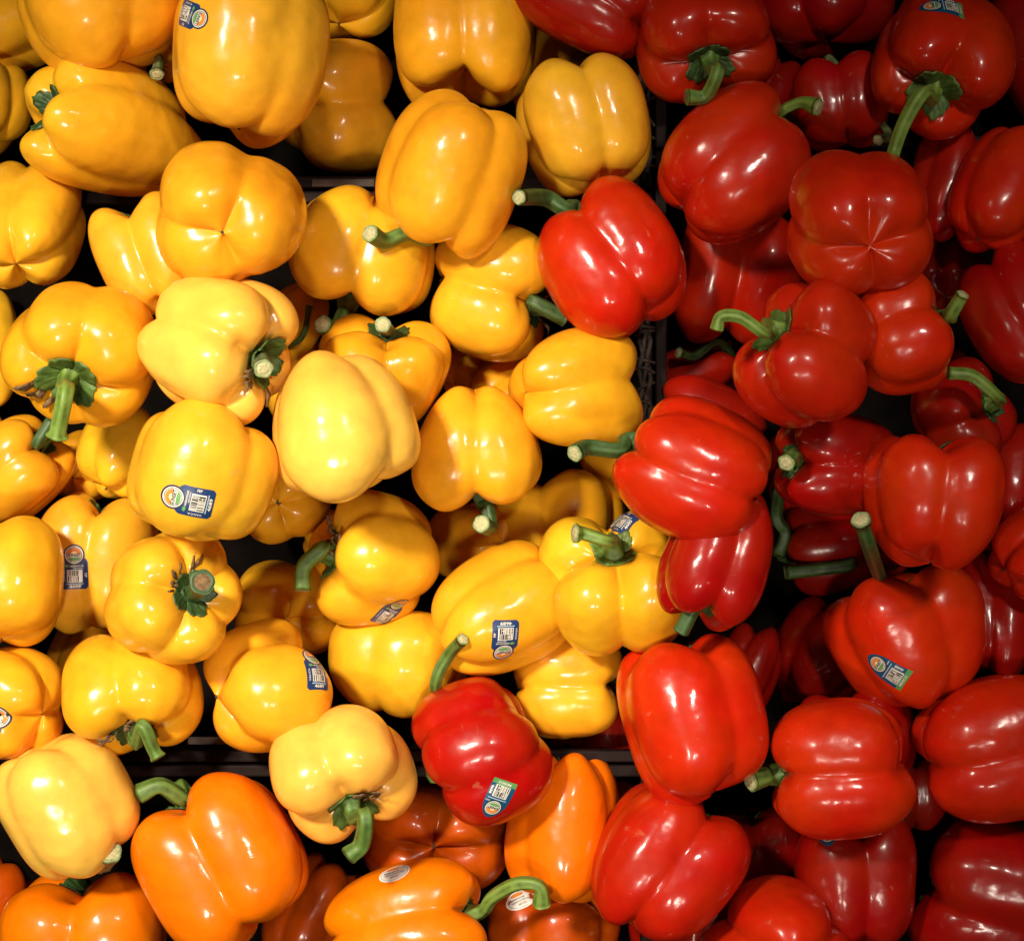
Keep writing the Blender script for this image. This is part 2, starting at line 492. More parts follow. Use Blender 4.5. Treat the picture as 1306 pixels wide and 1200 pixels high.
        SU = S0 + up * (lift * .9 + .002)[..., None]
        Wt = tow(S1) - base; Wb = tow(SU) - base
        V2 = np.concatenate([Wt.reshape(-1, 3), Wb[-1]])
        F2 = list(map(tuple, grid_faces(nc, nq)))
        o1 = (nq - 1) * nc; o2 = nq * nc
        F2 += [(o1 + j, o2 + j, o2 + (j + 1) % nc, o1 + (j + 1) % nc) for j in range(nc)]
        cal = mesh_obj("calyx", V2, F2, M_STEM, root)
        cal.color = (*green, 1)
        if cc.get('dry'):
            # withered flower remains
            vs = []; fs = []
            for k_ in range(7):
                an = R(cc['dry']) + rg.uniform(-.8, .8)
                b1 = rc * rg.uniform(.8, 1.1)
                p0 = tow(pep.surf(an, b1)) - base; p1 = tow(pep.surf(an + rg.uniform(-.25, .25), b1 + rg.uniform(.1, .3))) - base
                nrm = A @ up; nrm /= np.linalg.norm(nrm)
                p1 = p1 + nrm * U * rg.uniform(.03, .16); mid = .5 * (p0 + p1) + nrm * U * rg.uniform(.0, .12)
                w_ = np.cross(p1 - p0, nrm); w_ /= np.linalg.norm(w_) + 1e-9; w_ *= U * rg.uniform(.02, .07)
                b_ = len(vs)
                vs += [p0 - w_ * .4, p0 + w_ * .4, mid - w_, mid + w_ * .8, p1 - w_ * .3, p1 + w_ * .3]
                fs += [(b_, b_ + 1, b_ + 3, b_ + 2), (b_ + 2, b_ + 3, b_ + 5, b_ + 4)]
            dr = mesh_obj("dried_flower", vs, fs, M_DRY, root)
            sm = dr.modifiers.new("thick", 'SOLIDIFY'); sm.thickness = .0006
    # stem
    if stem:
        sc = dict(r=.082, end=.125, col='mid', cut='pale'); sc.update(stem)
        p0 = tow(pep.surf(0., .001)) ; axis = A @ np.array([0, 0, 1.0]); axis /= np.linalg.norm(axis)
        pts = [p0 - axis * U * .05, p0 + axis * U * sc.get('rise', .32)]
        if 'pts' in sc:
            pz = None
            for (px, py, dzm) in sc['pts']:
                if dzm is None:
                    g = at(px, py, zc); iy, ix = cells(np.array([g[0]]), np.array([g[1]]))
                    zz = HF[iy[0], ix[0]] + U * sc['r'] * 1.1
                else:
                    zz = zc + dzm * .001
                    g = at(px, py, zz); iy, ix = cells(np.array([g[0]]), np.array([g[1]]))
                    if not np.isfinite(top[iy[0], ix[0]]):
                        zz = max(zz, HFold[iy[0], ix[0]] + U * sc['r'] * 1.3)
                    elif eps > 25:
                        zz = max(zz, top[iy[0], ix[0]] + U * sc['r'] * 1.2)
                if pz is not None and dzm is not None: zz = max(zz, pz[0] + (dzm - pz[1]) * .001)
                pz = (zz, dzm or 0)
                pts.append(at(px, py, zz))
        else:
            ln = sc.get('len', .8); tip = axis * ln * U
            side = np.array([math.cos(R(sc.get('dir', 0))), math.sin(R(sc.get('dir', 0))), sc.get('dirz', .2)]) * U * sc.get('curl', .2)
            pts += [p0 + tip * .7 + side * .4, p0 + tip + side]
        sc['r'] *= .9; sc['end'] *= .88
        n_ = 36
        path = catmull(pts, n_)
        q = np.linspace(0, 1, n_)
        L_ = np.linalg.norm(np.diff(path, axis=0), axis=1).sum()
        d_ = q * L_ / U
        rad = U * (sc['r'] + (sc.get('base', .19) - sc['r']) * np.exp(-(d_ / .22) ** 2) + (sc['end'] - sc['r']) * np.exp(-((d_[-1] - d_) / .17) ** 2))
        rad = rad * (1 + .05 * np.sin(q * 9 + seed))
        nus = 20
        V3, ST, T, N0 = tube(path, rad, nus, 5, .115, rg.uniform(0, 6))
        F3 = list(map(tuple, grid_faces(nus, n_)[:, ::-1]))
        # rounded-over lip
        tip = path[-1] + T[-1] * rad[-1] * .10
        ring = tip + (V3[-nus:] - path[-1]) * .90
        b_ = len(V3)
        V3 = np.concatenate([V3, ring])
        F3 += [(b_ - nus + (j + 1) % nus, b_ - nus + j, b_ + j, b_ + (j + 1) % nus)[::-1][::-1] for j in range(nus)]
        so = mesh_obj("stem", V3 - base, F3, M_STEM, root)
        so.color = (*GREEN[sc['col']], 1)
        att = so.data.attributes.new("streak", 'FLOAT', 'POINT'); att.data.foreach_set("value", np.concatenate([ST, ST[-nus:]]))
        # cut face: rim, groove and pith
        Tn = T[-1]; rv = (ring - tip)
        rings = [(1.0, 0.0), (.86, .035), (.74, -.05), (.62, .02), (.30, .05 * rg.uniform(.3, 1.5))]
        vs = []
        for f_, h_ in rings:
            for j in range(nus): vs.append(tip + rv[j] * f_ * (1 + rg.uniform(-.03, .03)) + Tn * h_ * rad[-1] * 1.4 * (1 + rg.uniform(-.4, .4)))
        vs.append(tip + Tn * rad[-1] * .04)
        fs = list(map(tuple, grid_faces(nus, len(rings))[:, ::-1])) + [((len(rings) - 1) * nus + j, (len(rings) - 1) * nus + (j + 1) % nus, len(rings) * nus) for j in range(nus)]
        mi = [0] * nus + [0] * nus + [1] * (len(fs) - 2 * nus)
        ce = mesh_obj("cut_end", np.array(vs) - base, fs, [M_CUTRIM, M_CUTCORE] if sc['cut'] == 'pale' else [M_STEM, M_DRY], so, mat_idx=mi)
        ce.color = so.color
        tp3 = raster(V3 - np.array([0, 0, .003]), False)
        HF = np.maximum(HF, tp3)
    if sticker: info['sticker'] = sticker; add_sticker(info, **sticker)
    return info

# ------------------------------------------------------------------ stickers (flat print, laid on the skin)
_text_cache = {}
def text_tris(s):
    if s in _text_cache: return _text_cache[s]
    cu = bpy.data.curves.new("t", 'FONT'); cu.body = s; cu.size = 1; cu.align_x = 'CENTER'; cu.align_y = 'CENTER'; cu.resolution_u = 2
    cu.offset = .025
    ob = bpy.data.objects.new("t", cu); COL.objects.link(ob)
    dg = bpy.context.evaluated_depsgraph_get()
    me = ob.evaluated_get(dg).to_mesh()
    vs = np.array([v.co[:2] for v in me.vertices]); fs = [tuple(p.vertices) for p in me.polygons]
    ob.evaluated_get(dg).to_mesh_clear()
    bpy.data.objects.remove(ob); bpy.data.curves.remove(cu)
    _text_cache[s] = (vs, fs)
    return vs, fs

def disc(cx, cy, rx, ry, a0=0, a1=360, n=28, inner=0.0):
    vs, fs = [], []
    rs = [inner, .5 * (inner + 1), 1.0]
    full = a1 - a0 >= 360
    m = n if full else n + 1
    for r_ in rs:
        for j in range(m):
            an = R(a0 + (a1 - a0) * j / n); vs.append((cx + rx * r_ * math.cos(an), cy + ry * r_ * math.sin(an)))
    for i in range(2):
        for j in range(n):
            j2 = (j + 1) % m
            fs.append((i * m + j, (i + 1) * m + j, (i + 1) * m + j2, i * m + j2))
    return np.array(vs), fs

def slab(x0, y0, x1, y1, nx=2, ny=2, shape=None):
    vs, fs = [], []
    for j in range(ny + 1):
        for i in range(nx + 1):
            u, v = i / nx, j / ny
            x, y = x0 + (x1 - x0) * u, y0 + (y1 - y0) * v
            if shape: x = shape(x, y)
            vs.append((x, y))
    for j in range(ny):
        for i in range(nx):
            a_ = j * (nx + 1) + i; fs.append((a_, a_ + 1, a_ + nx + 2, a_ + nx + 1))
    return np.array(vs), fs

def txt(s, x, y, h, rot=0, wide=None):
    vs, fs = text_tris(s)
    w = np.ptp(vs[:, 0]); sc = h / .72
    sx = sc if wide is None else wide / w
    p = vs * np.array([sx, sc]); c, d = math.cos(R(rot)), math.sin(R(rot))
    return np.stack([p[:, 0] * c - p[:, 1] * d + x, p[:, 0] * d + p[:, 1] * c + y], 1), fs

def logo(cx, cy, r):
    o = [('black', disc(cx, cy, r * 1.12, r * 1.12)), ('white', disc(cx, cy, r, r)), ('black', disc(cx, cy, r * .88, r * .88, 0, 360, 28, .93)),
         ('orange', disc(cx, cy + r * .05, r * .76, r * .70, 5, 175)), ('cream', disc(cx, cy + r * .05, r * .36, r * .34, 5, 175)),
         ('leaf', disc(cx, cy - r * .30, r * .66, r * .42, 185, 355)),
         ('black', txt("SUNSET", cx, cy - r * .06, r * .36, 0, r * 1.5))]
    return o

def barcode(x0, y0, x1, y1, seed):
    rg = random.Random(seed)
    o = [('white', slab(x0, y0, x1, y1, 4, 4))]
    for (a_, b_) in ((y0 + .4, (y0 + y1) / 2 - .1), ((y0 + y1) / 2 + .1, y1 - .4)):
        x = x0 + .6
        while x < x1 - .8:
            w = rg.choice((.25, .4, .7, 1.0)); w = min(w, x1 - .5 - x)
            o.append(('black', slab(x, a_, x + w, b_, 1, 3))); x += w + rg.choice((.3, .45, .8))
    return o

def design(kind, seed):
    if kind == 'navy':
        def sh(x, y):
            t = 1.0
            if y > 3.6: t = 1 - .35 * ((y - 3.6) / 3.4) ** 2
            if y < -12.4: t = 1 - .22 * ((-12.4 - y) / 1.9) ** 1.6
            return x * t
        o = [('navy', slab(-8.6, -14.2, 8.6, 7, 8, 14, sh)), ('navy', disc(0, 8.6, 6.9, 6.9))]
        o += logo(0, 8.6, 5.9)
        o += [('leaf', disc(-4.8, 1.4, 1.5, 1.0)), ('white', txt("GREENHOUSE", 1.4, 1.1, 1.0, 0, 9)), ('white', txt("GROWN", 2.2, -.4, .8, 0, 6))]
        o += barcode(-5, -9.6, 5, -1.3, seed)
        o += [('white', txt("PEP", 7.0, -5, 1.4, -90)), ('white', txt("U.S.A./C.A.", -6.9, -5, 1.1, 90, 8)),
              ('pale', slab(-5.6, -11.0, 5.6, -10.3, 4, 1)), ('white', txt("4689", 0, -12.4, 1.9, 0, 7.5))]
    elif kind == 'teal':
        def sh(x, y):
            t = 1.0
            if y > 0: t = (1 - (y / 15.5) ** 2.2) ** .6 if y < 15.4 else .02
            return x * t
        o = [('teal', slab(-8.4, -9.5, 8.4, 15.3, 8, 16, sh)), ('green', slab(-8.4, -13, 8.4, -9.5, 6, 3))]
        o += logo(0, 7.4, 5.3)
        o += [('pale', slab(-6, .2, 7.2, .9, 4, 1)), ('white', txt("GROWN", 6.2, 2.6, .9, 0, 3)), ('white', txt("4688", 6.9, -4.8, 1.7, 90, 6))]
        o += barcode(-5, -9.4, 5, -.9, seed)
        o += [('white', txt("MEXICO", 0, -11.2, 1.5, 0, 9))]
    else:
        o = [('paper', disc(0, 0, 11.5, 8.0, n=36)), ('grey', disc(0, 0, 10.2, 6.8, 0, 360, 36, .965)),
             ('orange', disc(-1, 4.6, 5, 1.6)), ('black', txt("PRODUCE OF", -2.0, 1.2, 1.3, 0, 11)), ('grey', txt("GREENHOUSE SWEET PEPPER", 0, -1.2, 1.0, 0, 15)), ('grey', txt("#3121", 0, -4, 1.6, 0, 6))]
    return o

def add_sticker(info, kind, px, py, up, size=1.0):
    """up = heading (deg, picture) of the sticker's own upward direction"""
    base = info['base']
    V = info['V'] + base
    bvh = BVHTree.FromPolygons([tuple(v) for v in V], info['F'])
    c = Vector((0, 0, ZC)); g = at(px, py, .1)
    d = (Vector(g) - c).normalized()
    hit, nrm, idx, dist = bvh.ray_cast(c, d)
    if hit is None: print("STICKER MISS", info['label']); return
    if nrm.dot(d) > 0: nrm = -nrm
    u = Vector((math.cos(R(up)), math.sin(R(up)), 0)); u = (u - u.dot(nrm) * nrm).normalized()
    rt = u.cross(nrm)
    vs, fs, mi, mats = [], [], [], []
    key = {}
    for lay, (col, (pv, pf)) in enumerate(design(kind, 5)):
        if col not in key: key[col] = len(mats); mats.append(PR[col])
        b = len(vs)
        for x, y in pv:
            p = hit + rt * (x * .001 * size) + u * (y * .001 * size) + nrm * .02
            h, n2, _, _ = bvh.ray_cast(p, -nrm, .06)
            if h is None:
                h, n2, _, _ = bvh.find_nearest(p - nrm * .02)
            if n2.dot(nrm) < 0: n2 = -n2
            q = h + nrm * (.00022 + .000045 * lay if lay < 8 else .00062)
            vs.append(np.array(q) - base)
        for f in pf:
            fs.append(tuple(b + i for i in f)); mi.append(key[col])
    o = mesh_obj("sticker", vs, fs, mats, info['root'], smooth=False, mat_idx=mi)
    # give every printed layer an upward normal
    me = o.data
    o["label"] = {'navy': "navy produce sticker with sun logo and barcode", 'teal': "blue and green produce sticker with sun logo and barcode", 'oval': "white oval produce sticker"}[kind]

# ------------------------------------------------------------------ display floor and crates
def box_vf(x0, y0, z0, x1, y1, z1, b=0):
    v = [(x0, y0, z0), (x1, y0, z0), (x1, y1, z0), (x0, y1, z0), (x0, y0, z1), (x1, y0, z1), (x1, y1, z1), (x0, y1, z1)]
    f = [(0, 3, 2, 1), (4, 5, 6, 7), (0, 1, 5, 4), (1, 2, 6, 5), (2, 3, 7, 6), (3, 0, 4, 7)]
    return v, [tuple(i + b for i in q) for q in f]

def boxes(name, lst, mat, parent=None, loc=None, bevel=0.0):
    V, F = [], []
    for q in lst:
        v, f = box_vf(*q, b=len(V)); V += v; F += f
    o = mesh_obj(name, V, F, mat, parent, loc, smooth=False)
    if bevel:
        m = o.modifiers.new("bevel", 'BEVEL'); m.width = bevel; m.segments = 2
    return o

fl = boxes("floor", [(-1.4, -1.4, -.05, 1.4, 1.4, -.006)], M_FLOOR); fl["kind"] = "structure"
RIM = .092

def wicker(name, x0, y0, x1, y1, z0, z1, root, vertical, seed):
    """band of woven strands capping a crate wall"""
    rg = random.Random(seed)
    L_ = (y1 - y0) if vertical else (x1 - x0)
    wd = (x1 - x0) if vertical else (y1 - y0)
    V, F = [], []
    for s_ in range(3):
        off = wd * (.2 + .3 * s_)
        nseg = int(L_ / .004)
        path = []
        for i in range(nseg + 1):
            t = i / nseg
            a_ = off + .0011 * math.sin(i * 1.1 + s_ * 2.1) + rg.uniform(-.0004, .0004)
            zz = z1 - .002 + .0016 * math.cos(i * 1.1 + s_ * 2.1)
            path.append((x0 + a_, y0 + t * L_, zz) if vertical else (x0 + t * L_, y0 + a_, zz))
        v, st, _, _ = tube(np.array(path), [.0017] * len(path), 6, 2, .05, 0)
        b = len(V); V += list(v); F += [tuple(q + b for q in f) for f in grid_faces(6, len(path))]
    for i in range(int(L_ / .011)):
        t = i * .011 + rg.uniform(0, .004)
        if vertical: p = [(x0 - .002, y0 + t, z1 - .004), (x0 + wd * .5, y0 + t + rg.uniform(-.004, .004), z1 + .001), (x1 + .002, y0 + t + rg.uniform(-.006, .006), z1 - .004)]
        else: p = [(x0 + t, y0 - .002, z1 - .004), (x0 + t + rg.uniform(-.004, .004), y0 + wd * .5, z1 + .001), (x0 + t + rg.uniform(-.006, .006), y1 + .002, z1 - .004)]
        v, st, _, _ = tube(catmull(p, 5), [.0012] * 5, 5, 2, .05, 0)
        b = len(V); V += list(v); F += [tuple(q + b for q in f) for f in grid_faces(5, 5)]
    o = mesh_obj(name, V, F, M_WEAVE, root)
    o["kind"] = "stuff"
    return o

def crate(x0, y0, x1, y1, rim, label, strips=(), right_weave=False):
    """open-topped black produce crate; x,y extents in metres"""
    global HF
    root = empty("produce_crate", ((x0 + x1) / 2, (y0 + y1) / 2, 0), label, "crate", "black crates holding the peppers")
    inv = root.location
    def bx(name, lst, mat, bevel=.0008):
        l2 = [(a - inv[0], b - inv[1], c, d - inv[0], e - inv[1], f) for a, b, c, d, e, f in lst]
        return boxes(name, l2, mat, root, None, bevel)
    t = .004
    bx("base", [(x0, y0, -.005, x1, y1, -.001)], M_LINER)
    g = .022
    for nm, (a, b, c, d) in dict(w=(x0, y0 + t, x0 + t, y1 - t), e=(x1 - t, y0 + t, x1, y1 - t), s=(x0, y0, x1, y0 + t), n=(x0, y1 - t, x1, y1)).items():
        bx("side_wall", [(a, b, 0, c, d, rim - .012)], M_PLASTIC)
        # outside/inside ribs
        ribs = []
        if nm in 'we':
            for i in range(int((d - b) / g)):
                yy = b + (i + .5) * g
                xi = c if nm == 'w' else a - .0025
                ribs.append((xi, yy - .0015, .002, xi + .0025, yy + .0015, rim - .013))
        else:
            for i in range(int((c - a) / g)):
                xx = a + (i + .5) * g
                yi = d if nm == 's' else b - .0025
                ribs.append((xx - .0015, yi, .002, xx + .0015, yi + .0025, rim - .013))
        o = bx("wall_ribs", ribs, M_PLASTIC, 0); o["kind"] = "stuff"
    w = .0075
    bx("rim", [(x0, y0, rim - .012, x0 + w, y1, rim)], M_RIMP, .0012)
    bx("rim", [(x1 - w, y0, rim - .012, x1, y1, rim)], M_RIMP, .0012)
    bx("rim", [(x0 + w, y0, rim - .012, x1 - w, y0 + w, rim - .0004)], M_RIMP, .0012)
    bx("rim", [(x0 + w, y1 - w, rim - .012, x1 - w, y1, rim - .0004)], M_RIMP, .0012)
    for (a, b, c, d) in strips:
        bx("cardboard_strip", [(a, b, rim, c, d, rim + .0022)], M_TAN, .0006)
    if right_weave:
        o = wicker("woven_edge", x1 - w - .002 - inv[0], y0 + .01 - inv[1], x1 - .001 - inv[0], y1 - .01 - inv[1], rim, rim + .006, root, True, 4)
    for (a, b, c, d) in ((x0, y0, x0 + w, y1), (x1 - w, y0, x1, y1), (x0, y0, x1, y0 + w), (x0, y1 - w, x1, y1)):
        ix0, ix1 = int((a - GX0) / G), int((c - GX0) / G) + 1
        iy0, iy1 = int((b - GY0) / G), int((d - GY0) / G) + 1
        HF[max(iy0, 0):max(iy1, 0), max(ix0, 0):max(ix1, 0)] = rim
    return root

def X(px, z=RIM): return at(px, 0, z)[0]
def Y(py, z=RIM): return at(0, py, z)[1]
sx, sy1, sy2 = X(834), Y(242), Y(974)
ry1, ry2 = Y(190), Y(868)
XL, XR, YT, YB = X(-330), X(1640), Y(-330), Y(1560)
gp = .001
crate(XL, sy1 + gp, sx - gp, YT, RIM, "black crate of yellow peppers at the top left, behind the upper brown edge", strips=[(X(398), sy1 + .0015, X(478), sy1 + .0065)], right_weave=True)
crate(XL, sy2 + gp, sx - gp, sy1 - gp, RIM, "black crate under the large heap of yellow peppers in the middle left", strips=[(X(240), sy2 + .013, X(300), sy2 + .018)], right_weave=True)
crate(XL, YB, sx - gp, sy2 - gp, RIM, "black crate of orange peppers along the bottom left")
crate(sx + gp, ry1 + gp, XR, YT, RIM, "black crate of dark red peppers at the top right", strips=[(X(1056), ry1 + .0015, X(1116), ry1 + .0055)])
crate(sx + gp, YB, XR, ry1 - gp, RIM, "long black crate holding the heap of red peppers on the right")
o = None

# ------------------------------------------------------------------ the peppers, from the bottom of the heap upwards
# yellow, deep layer
place('amber', (-60, -40, 78, 100), 30, -20, 4, 10, "shaded amber pepper in the top left corner, behind the big cropped yellow one")
place('amber', (560, 430, 640, 510), 40, -30, 4, 0, "small patch of dark amber pepper deep below the middle yellow ones")
place('amber', (600, 440, 720, 560), 40, -30, 4, 0, "dark amber pepper glimpsed in the slit left of the dotted round yellow pepper")
place('yellow', (630, 598, 800, 735), 100, -20, 4, 20, "large shaded yellow pepper behind the one with the twisted stem and hidden sticker", zmax=.045)
place('amber', (545, 640, 665, 740), 180, -60, 4, 40, "dark brownish amber pepper under the downward pointing stem", zmax=.04)
place('amber', (740, 540, 850, 640), 180, -50, 4, 10, "black shaded pepper under the green stem of the bright red pepper", zmax=.035)
place('amber', (62, 548, 160, 640), 60, -70, 4, 30, "dark olive yellow pepper in the hole right of the green stem at the left edge", zmax=.04)
place('yellow', (300, 715, 445, 835), 90, -80, 4, 45, "shadowed brownish pepper in the hole, blossom end up, under the curved stem", zmax=.035, scar=.0016)
place('amber', (-60, 520, 22, 600), 60, -20, 4, 10, "small orange yellow pepper at the left edge above the big shaded one")
place('amber', (60, 770, 150, 880), 60, -20, 4, 10, "deep shaded yellow pepper between the left edge pair and the nodding stem", zmax=.04)
place('amber', (640, 20, 760, 150), 60, -20, 4, 0, "dim amber pepper in the dark slit between the tall yellow and the deep red one", zmax=.06)
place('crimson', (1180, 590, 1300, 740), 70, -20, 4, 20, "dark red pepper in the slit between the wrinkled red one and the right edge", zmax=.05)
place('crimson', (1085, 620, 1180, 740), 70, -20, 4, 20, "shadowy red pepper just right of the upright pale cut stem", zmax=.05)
place('yellow', (340, 430, 470, 560), 60, -20, 4, 10, "hidden yellow pepper behind the brightest pepper in the middle", zmax=.045)
place('yellow', (330, 360, 420, 460), -120, 10, 4, 10, "yellow pepper in shadow whose thin dark stem runs beside the clipped stem", stem=dict(pts=[(385, 430, 25), (395, 390, 28)], col='dark', r=.09))
place('yellow', (385, 650, 470, 730), 150, -20, 4, 0, "small yellow lobe squeezed between the star marked pepper and the curved green stem", zmax=.06)
# orange, deep layer
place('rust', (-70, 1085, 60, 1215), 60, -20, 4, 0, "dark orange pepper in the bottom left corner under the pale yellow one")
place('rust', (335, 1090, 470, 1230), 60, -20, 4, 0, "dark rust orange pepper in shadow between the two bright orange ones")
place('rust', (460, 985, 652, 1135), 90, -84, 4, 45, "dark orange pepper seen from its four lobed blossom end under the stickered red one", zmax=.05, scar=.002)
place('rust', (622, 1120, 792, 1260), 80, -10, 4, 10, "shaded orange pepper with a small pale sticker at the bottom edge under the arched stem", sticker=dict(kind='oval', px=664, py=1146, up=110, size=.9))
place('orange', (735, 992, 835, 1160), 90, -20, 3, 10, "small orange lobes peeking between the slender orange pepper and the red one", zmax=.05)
# red, deep layer
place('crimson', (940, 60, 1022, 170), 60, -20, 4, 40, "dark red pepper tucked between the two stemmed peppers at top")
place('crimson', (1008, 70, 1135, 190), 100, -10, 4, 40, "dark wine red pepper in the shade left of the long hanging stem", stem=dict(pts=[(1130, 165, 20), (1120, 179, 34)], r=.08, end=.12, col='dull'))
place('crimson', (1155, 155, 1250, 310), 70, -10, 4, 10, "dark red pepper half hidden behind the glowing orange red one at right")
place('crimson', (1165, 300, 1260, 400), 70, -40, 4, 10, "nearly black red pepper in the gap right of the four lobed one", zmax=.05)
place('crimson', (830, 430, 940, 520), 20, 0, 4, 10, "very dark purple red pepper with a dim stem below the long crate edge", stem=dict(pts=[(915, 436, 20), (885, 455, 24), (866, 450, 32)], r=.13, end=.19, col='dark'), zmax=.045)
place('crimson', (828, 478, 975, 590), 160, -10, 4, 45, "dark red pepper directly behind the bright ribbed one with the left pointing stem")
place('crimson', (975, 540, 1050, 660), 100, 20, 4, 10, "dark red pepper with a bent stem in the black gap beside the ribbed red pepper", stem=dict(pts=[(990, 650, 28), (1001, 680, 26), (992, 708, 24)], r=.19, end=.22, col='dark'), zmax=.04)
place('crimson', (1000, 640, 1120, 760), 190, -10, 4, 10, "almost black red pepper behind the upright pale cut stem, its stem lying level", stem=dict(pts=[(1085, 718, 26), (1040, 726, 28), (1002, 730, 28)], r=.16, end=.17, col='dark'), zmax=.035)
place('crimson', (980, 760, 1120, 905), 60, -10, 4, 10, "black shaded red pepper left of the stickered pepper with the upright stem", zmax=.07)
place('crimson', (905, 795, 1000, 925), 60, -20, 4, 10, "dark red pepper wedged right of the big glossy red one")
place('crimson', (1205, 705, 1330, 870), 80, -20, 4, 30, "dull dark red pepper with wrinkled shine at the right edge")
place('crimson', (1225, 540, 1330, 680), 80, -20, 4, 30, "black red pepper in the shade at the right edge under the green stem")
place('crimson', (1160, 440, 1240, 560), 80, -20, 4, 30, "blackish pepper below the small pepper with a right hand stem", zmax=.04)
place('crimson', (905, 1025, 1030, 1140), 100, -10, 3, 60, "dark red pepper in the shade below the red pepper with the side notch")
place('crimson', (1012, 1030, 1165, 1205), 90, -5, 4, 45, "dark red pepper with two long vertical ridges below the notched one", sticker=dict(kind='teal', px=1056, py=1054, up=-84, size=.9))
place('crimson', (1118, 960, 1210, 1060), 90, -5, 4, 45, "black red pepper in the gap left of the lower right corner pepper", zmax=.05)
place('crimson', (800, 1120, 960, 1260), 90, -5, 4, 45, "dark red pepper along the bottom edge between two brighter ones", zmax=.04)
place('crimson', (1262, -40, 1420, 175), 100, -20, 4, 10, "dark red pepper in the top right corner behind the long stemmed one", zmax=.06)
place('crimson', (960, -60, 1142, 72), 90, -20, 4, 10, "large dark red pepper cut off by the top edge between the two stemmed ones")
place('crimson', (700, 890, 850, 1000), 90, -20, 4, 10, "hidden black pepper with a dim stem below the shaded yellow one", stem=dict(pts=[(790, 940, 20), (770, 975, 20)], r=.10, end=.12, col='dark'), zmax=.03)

# yellow, middle layers
place('yellow', (380, -60, 508, 49), 80, -20, 4, 20, "yellow pepper with two round lobes at the top edge right of the tallest one")
place('yellow', (345, 52, 512, 223), 5, -42, 3, 60, "shaded yellow pepper with blossom dot facing out, right of the large stickered one at top", scar=.0016, D=.36)
place('yellow', (-30, 197, 103, 372), 92, -52, 4, 45, "four lobed yellow pepper with a blossom dot at the left edge, upper left", scar=.0014)
place('yellow', (36, 75, 258, 247), 168, 44, 4, 0, "long yellow pepper lying sideways with a clipped dark green stem stub at its left end", stem=dict(len=.13, curl=.02, r=.07, end=.075, rise=.05, col='dark', base=.16), calyx=dict(r=.27, col='dark'), lump=.8, lobes=[(-12,1.08),(68,.96),(150,.95),(-88,.96)], dents=0, taper=.2)
place('yellow', (-95, 358, 24, 522), 100, -20, 4, 0, "yellow pepper barely in view at the left edge beside the wide calyx one", zmax=.05)
place('amber', (-80, 72, 40, 197), 100, -10, 4, 10, "orange yellow pepper cropped by the left edge, beside the clipped stem")
place('amber', (503, -60, 681, 146), 90, -8, 4, 45, "tall yellow pepper with two feet and a notch, touching the top edge", taper=-.06, db=.5, cz=2.0, dents=0, lump=.6, tone=1.06)
place('yellow', (145, 5, 236, 112), -72, 35, 4, 20, "shadowed yellow pepper whose pale cut stem end pokes out between two big top left peppers", stem=dict(pts=[(203, 76, 60), (200, 95, 72)], r=.14, end=.20, col='dull'), zmax=.075)
place('amber', (20, -70, 236, 99), 104, -6, 4, 0, "big yellow pepper cut off by the top edge near the left corner", lobes=[(-14,1.08),(66,.97),(150,.95),(-95,.95)], dents=1, taper=.22)
place('yellow', (658, 76, 832, 250), 103, -4, 4, 0, "squat yellow pepper with a deep vertical crease beside the dark crate edge at top", taper=.18, D=.38, lobes=[(-28,1.04),(40,1.0),(120,.95),(-120,.98)], dents=0)
place('yellow', (114, 246, 262, 408), 112, -12, 3, 55, "yellow pepper with two long highlights, half under the orange toned blossom end one", D=.36)
place('yellow', (364, 241, 554, 406), -105, -6, 4, 40, "yellow pepper with stem pointing down and four lobes, right of the round amber one", stem=dict(pts=[(438, 402, 0), (428, 422, 4), (412, 414, 18)], r=.12, end=.15, col='mid'))
place('yellow', (549, 284, 716, 461), -18, 14, 4, 50, "heart shaped yellow pepper whose stem points to the lower right under the red one", stem=dict(pts=[(680, 385, 26), (722, 407, 22)], r=.11, end=.12, col='dark'), calyx=dict(r=.24, col='dark', dry=200), D=.40)
place('yellow', (405, 398, 575, 553), 82, 14, 4, 48, "dull yellow pepper with a short brown cut stem, behind the brightest pepper", stem=dict(pts=[(488, 414, 36)], r=.11, end=.13, rise=.15, col='dull'), taper=.34)
place('yellow', (526, 493, 692, 652), -86, -8, 4, 42, "yellow pepper narrow at the top with its stem pointing straight down to a cut end", stem=dict(pts=[(621, 646, 0), (624, 672, 4), (614, 668, 18)], r=.105, end=.15, col='dark'), taper=.36, D=.36, fm=0, lobes=[(46,1.06),(-40,1.0),(-120,.93),(140,.9)], dents=1)
place('amber', (648, 415, 820, 571), 4, -34, 3, 180, "round yellow pepper with blossom dot on its left and a shadow edge at right", scar=.0014, D=.34)
place('yellow', (100, 518, 215, 636), 70, -30, 4, 10, "yellow pepper wedged below the thick calyx pepper and left of the central stickered one")
place('yellow', (306, 578, 420, 694), 90, -82, 4, 30, "yellow pepper with a star shaped blossom mark below the brightest pepper", scar=.0018, db=.12)
place('amber', (-50, 528, 92, 668), 42, 10, 4, 45, "shaded orange yellow pepper at the left edge with a thick green stem pointing up right", stem=dict(pts=[(47, 566, 22), (66, 536, 22)], r=.12, end=.12, col='dark'), calyx=dict(r=.2, col='dark'))
place('yellow', (50, 627, 202, 806), 85, -4, 4, 20, "yellow pepper standing on end with a navy sticker on its left flank", sticker=dict(kind='navy', px=95, py=724, up=92, size=.98), D=.36, lobes=[(-42,1.0),(44,1.02),(130,.95),(-130,.95)], dents=1)
place('amber', (-85, 657, 84, 832), 95, -20, 4, 0, "smooth yellow orange pepper cropped by the left edge, just above the amber one", lobes=[(-20,1.0),(50,1.06),(140,.95),(-110,.95)], dents=0, D=.28)
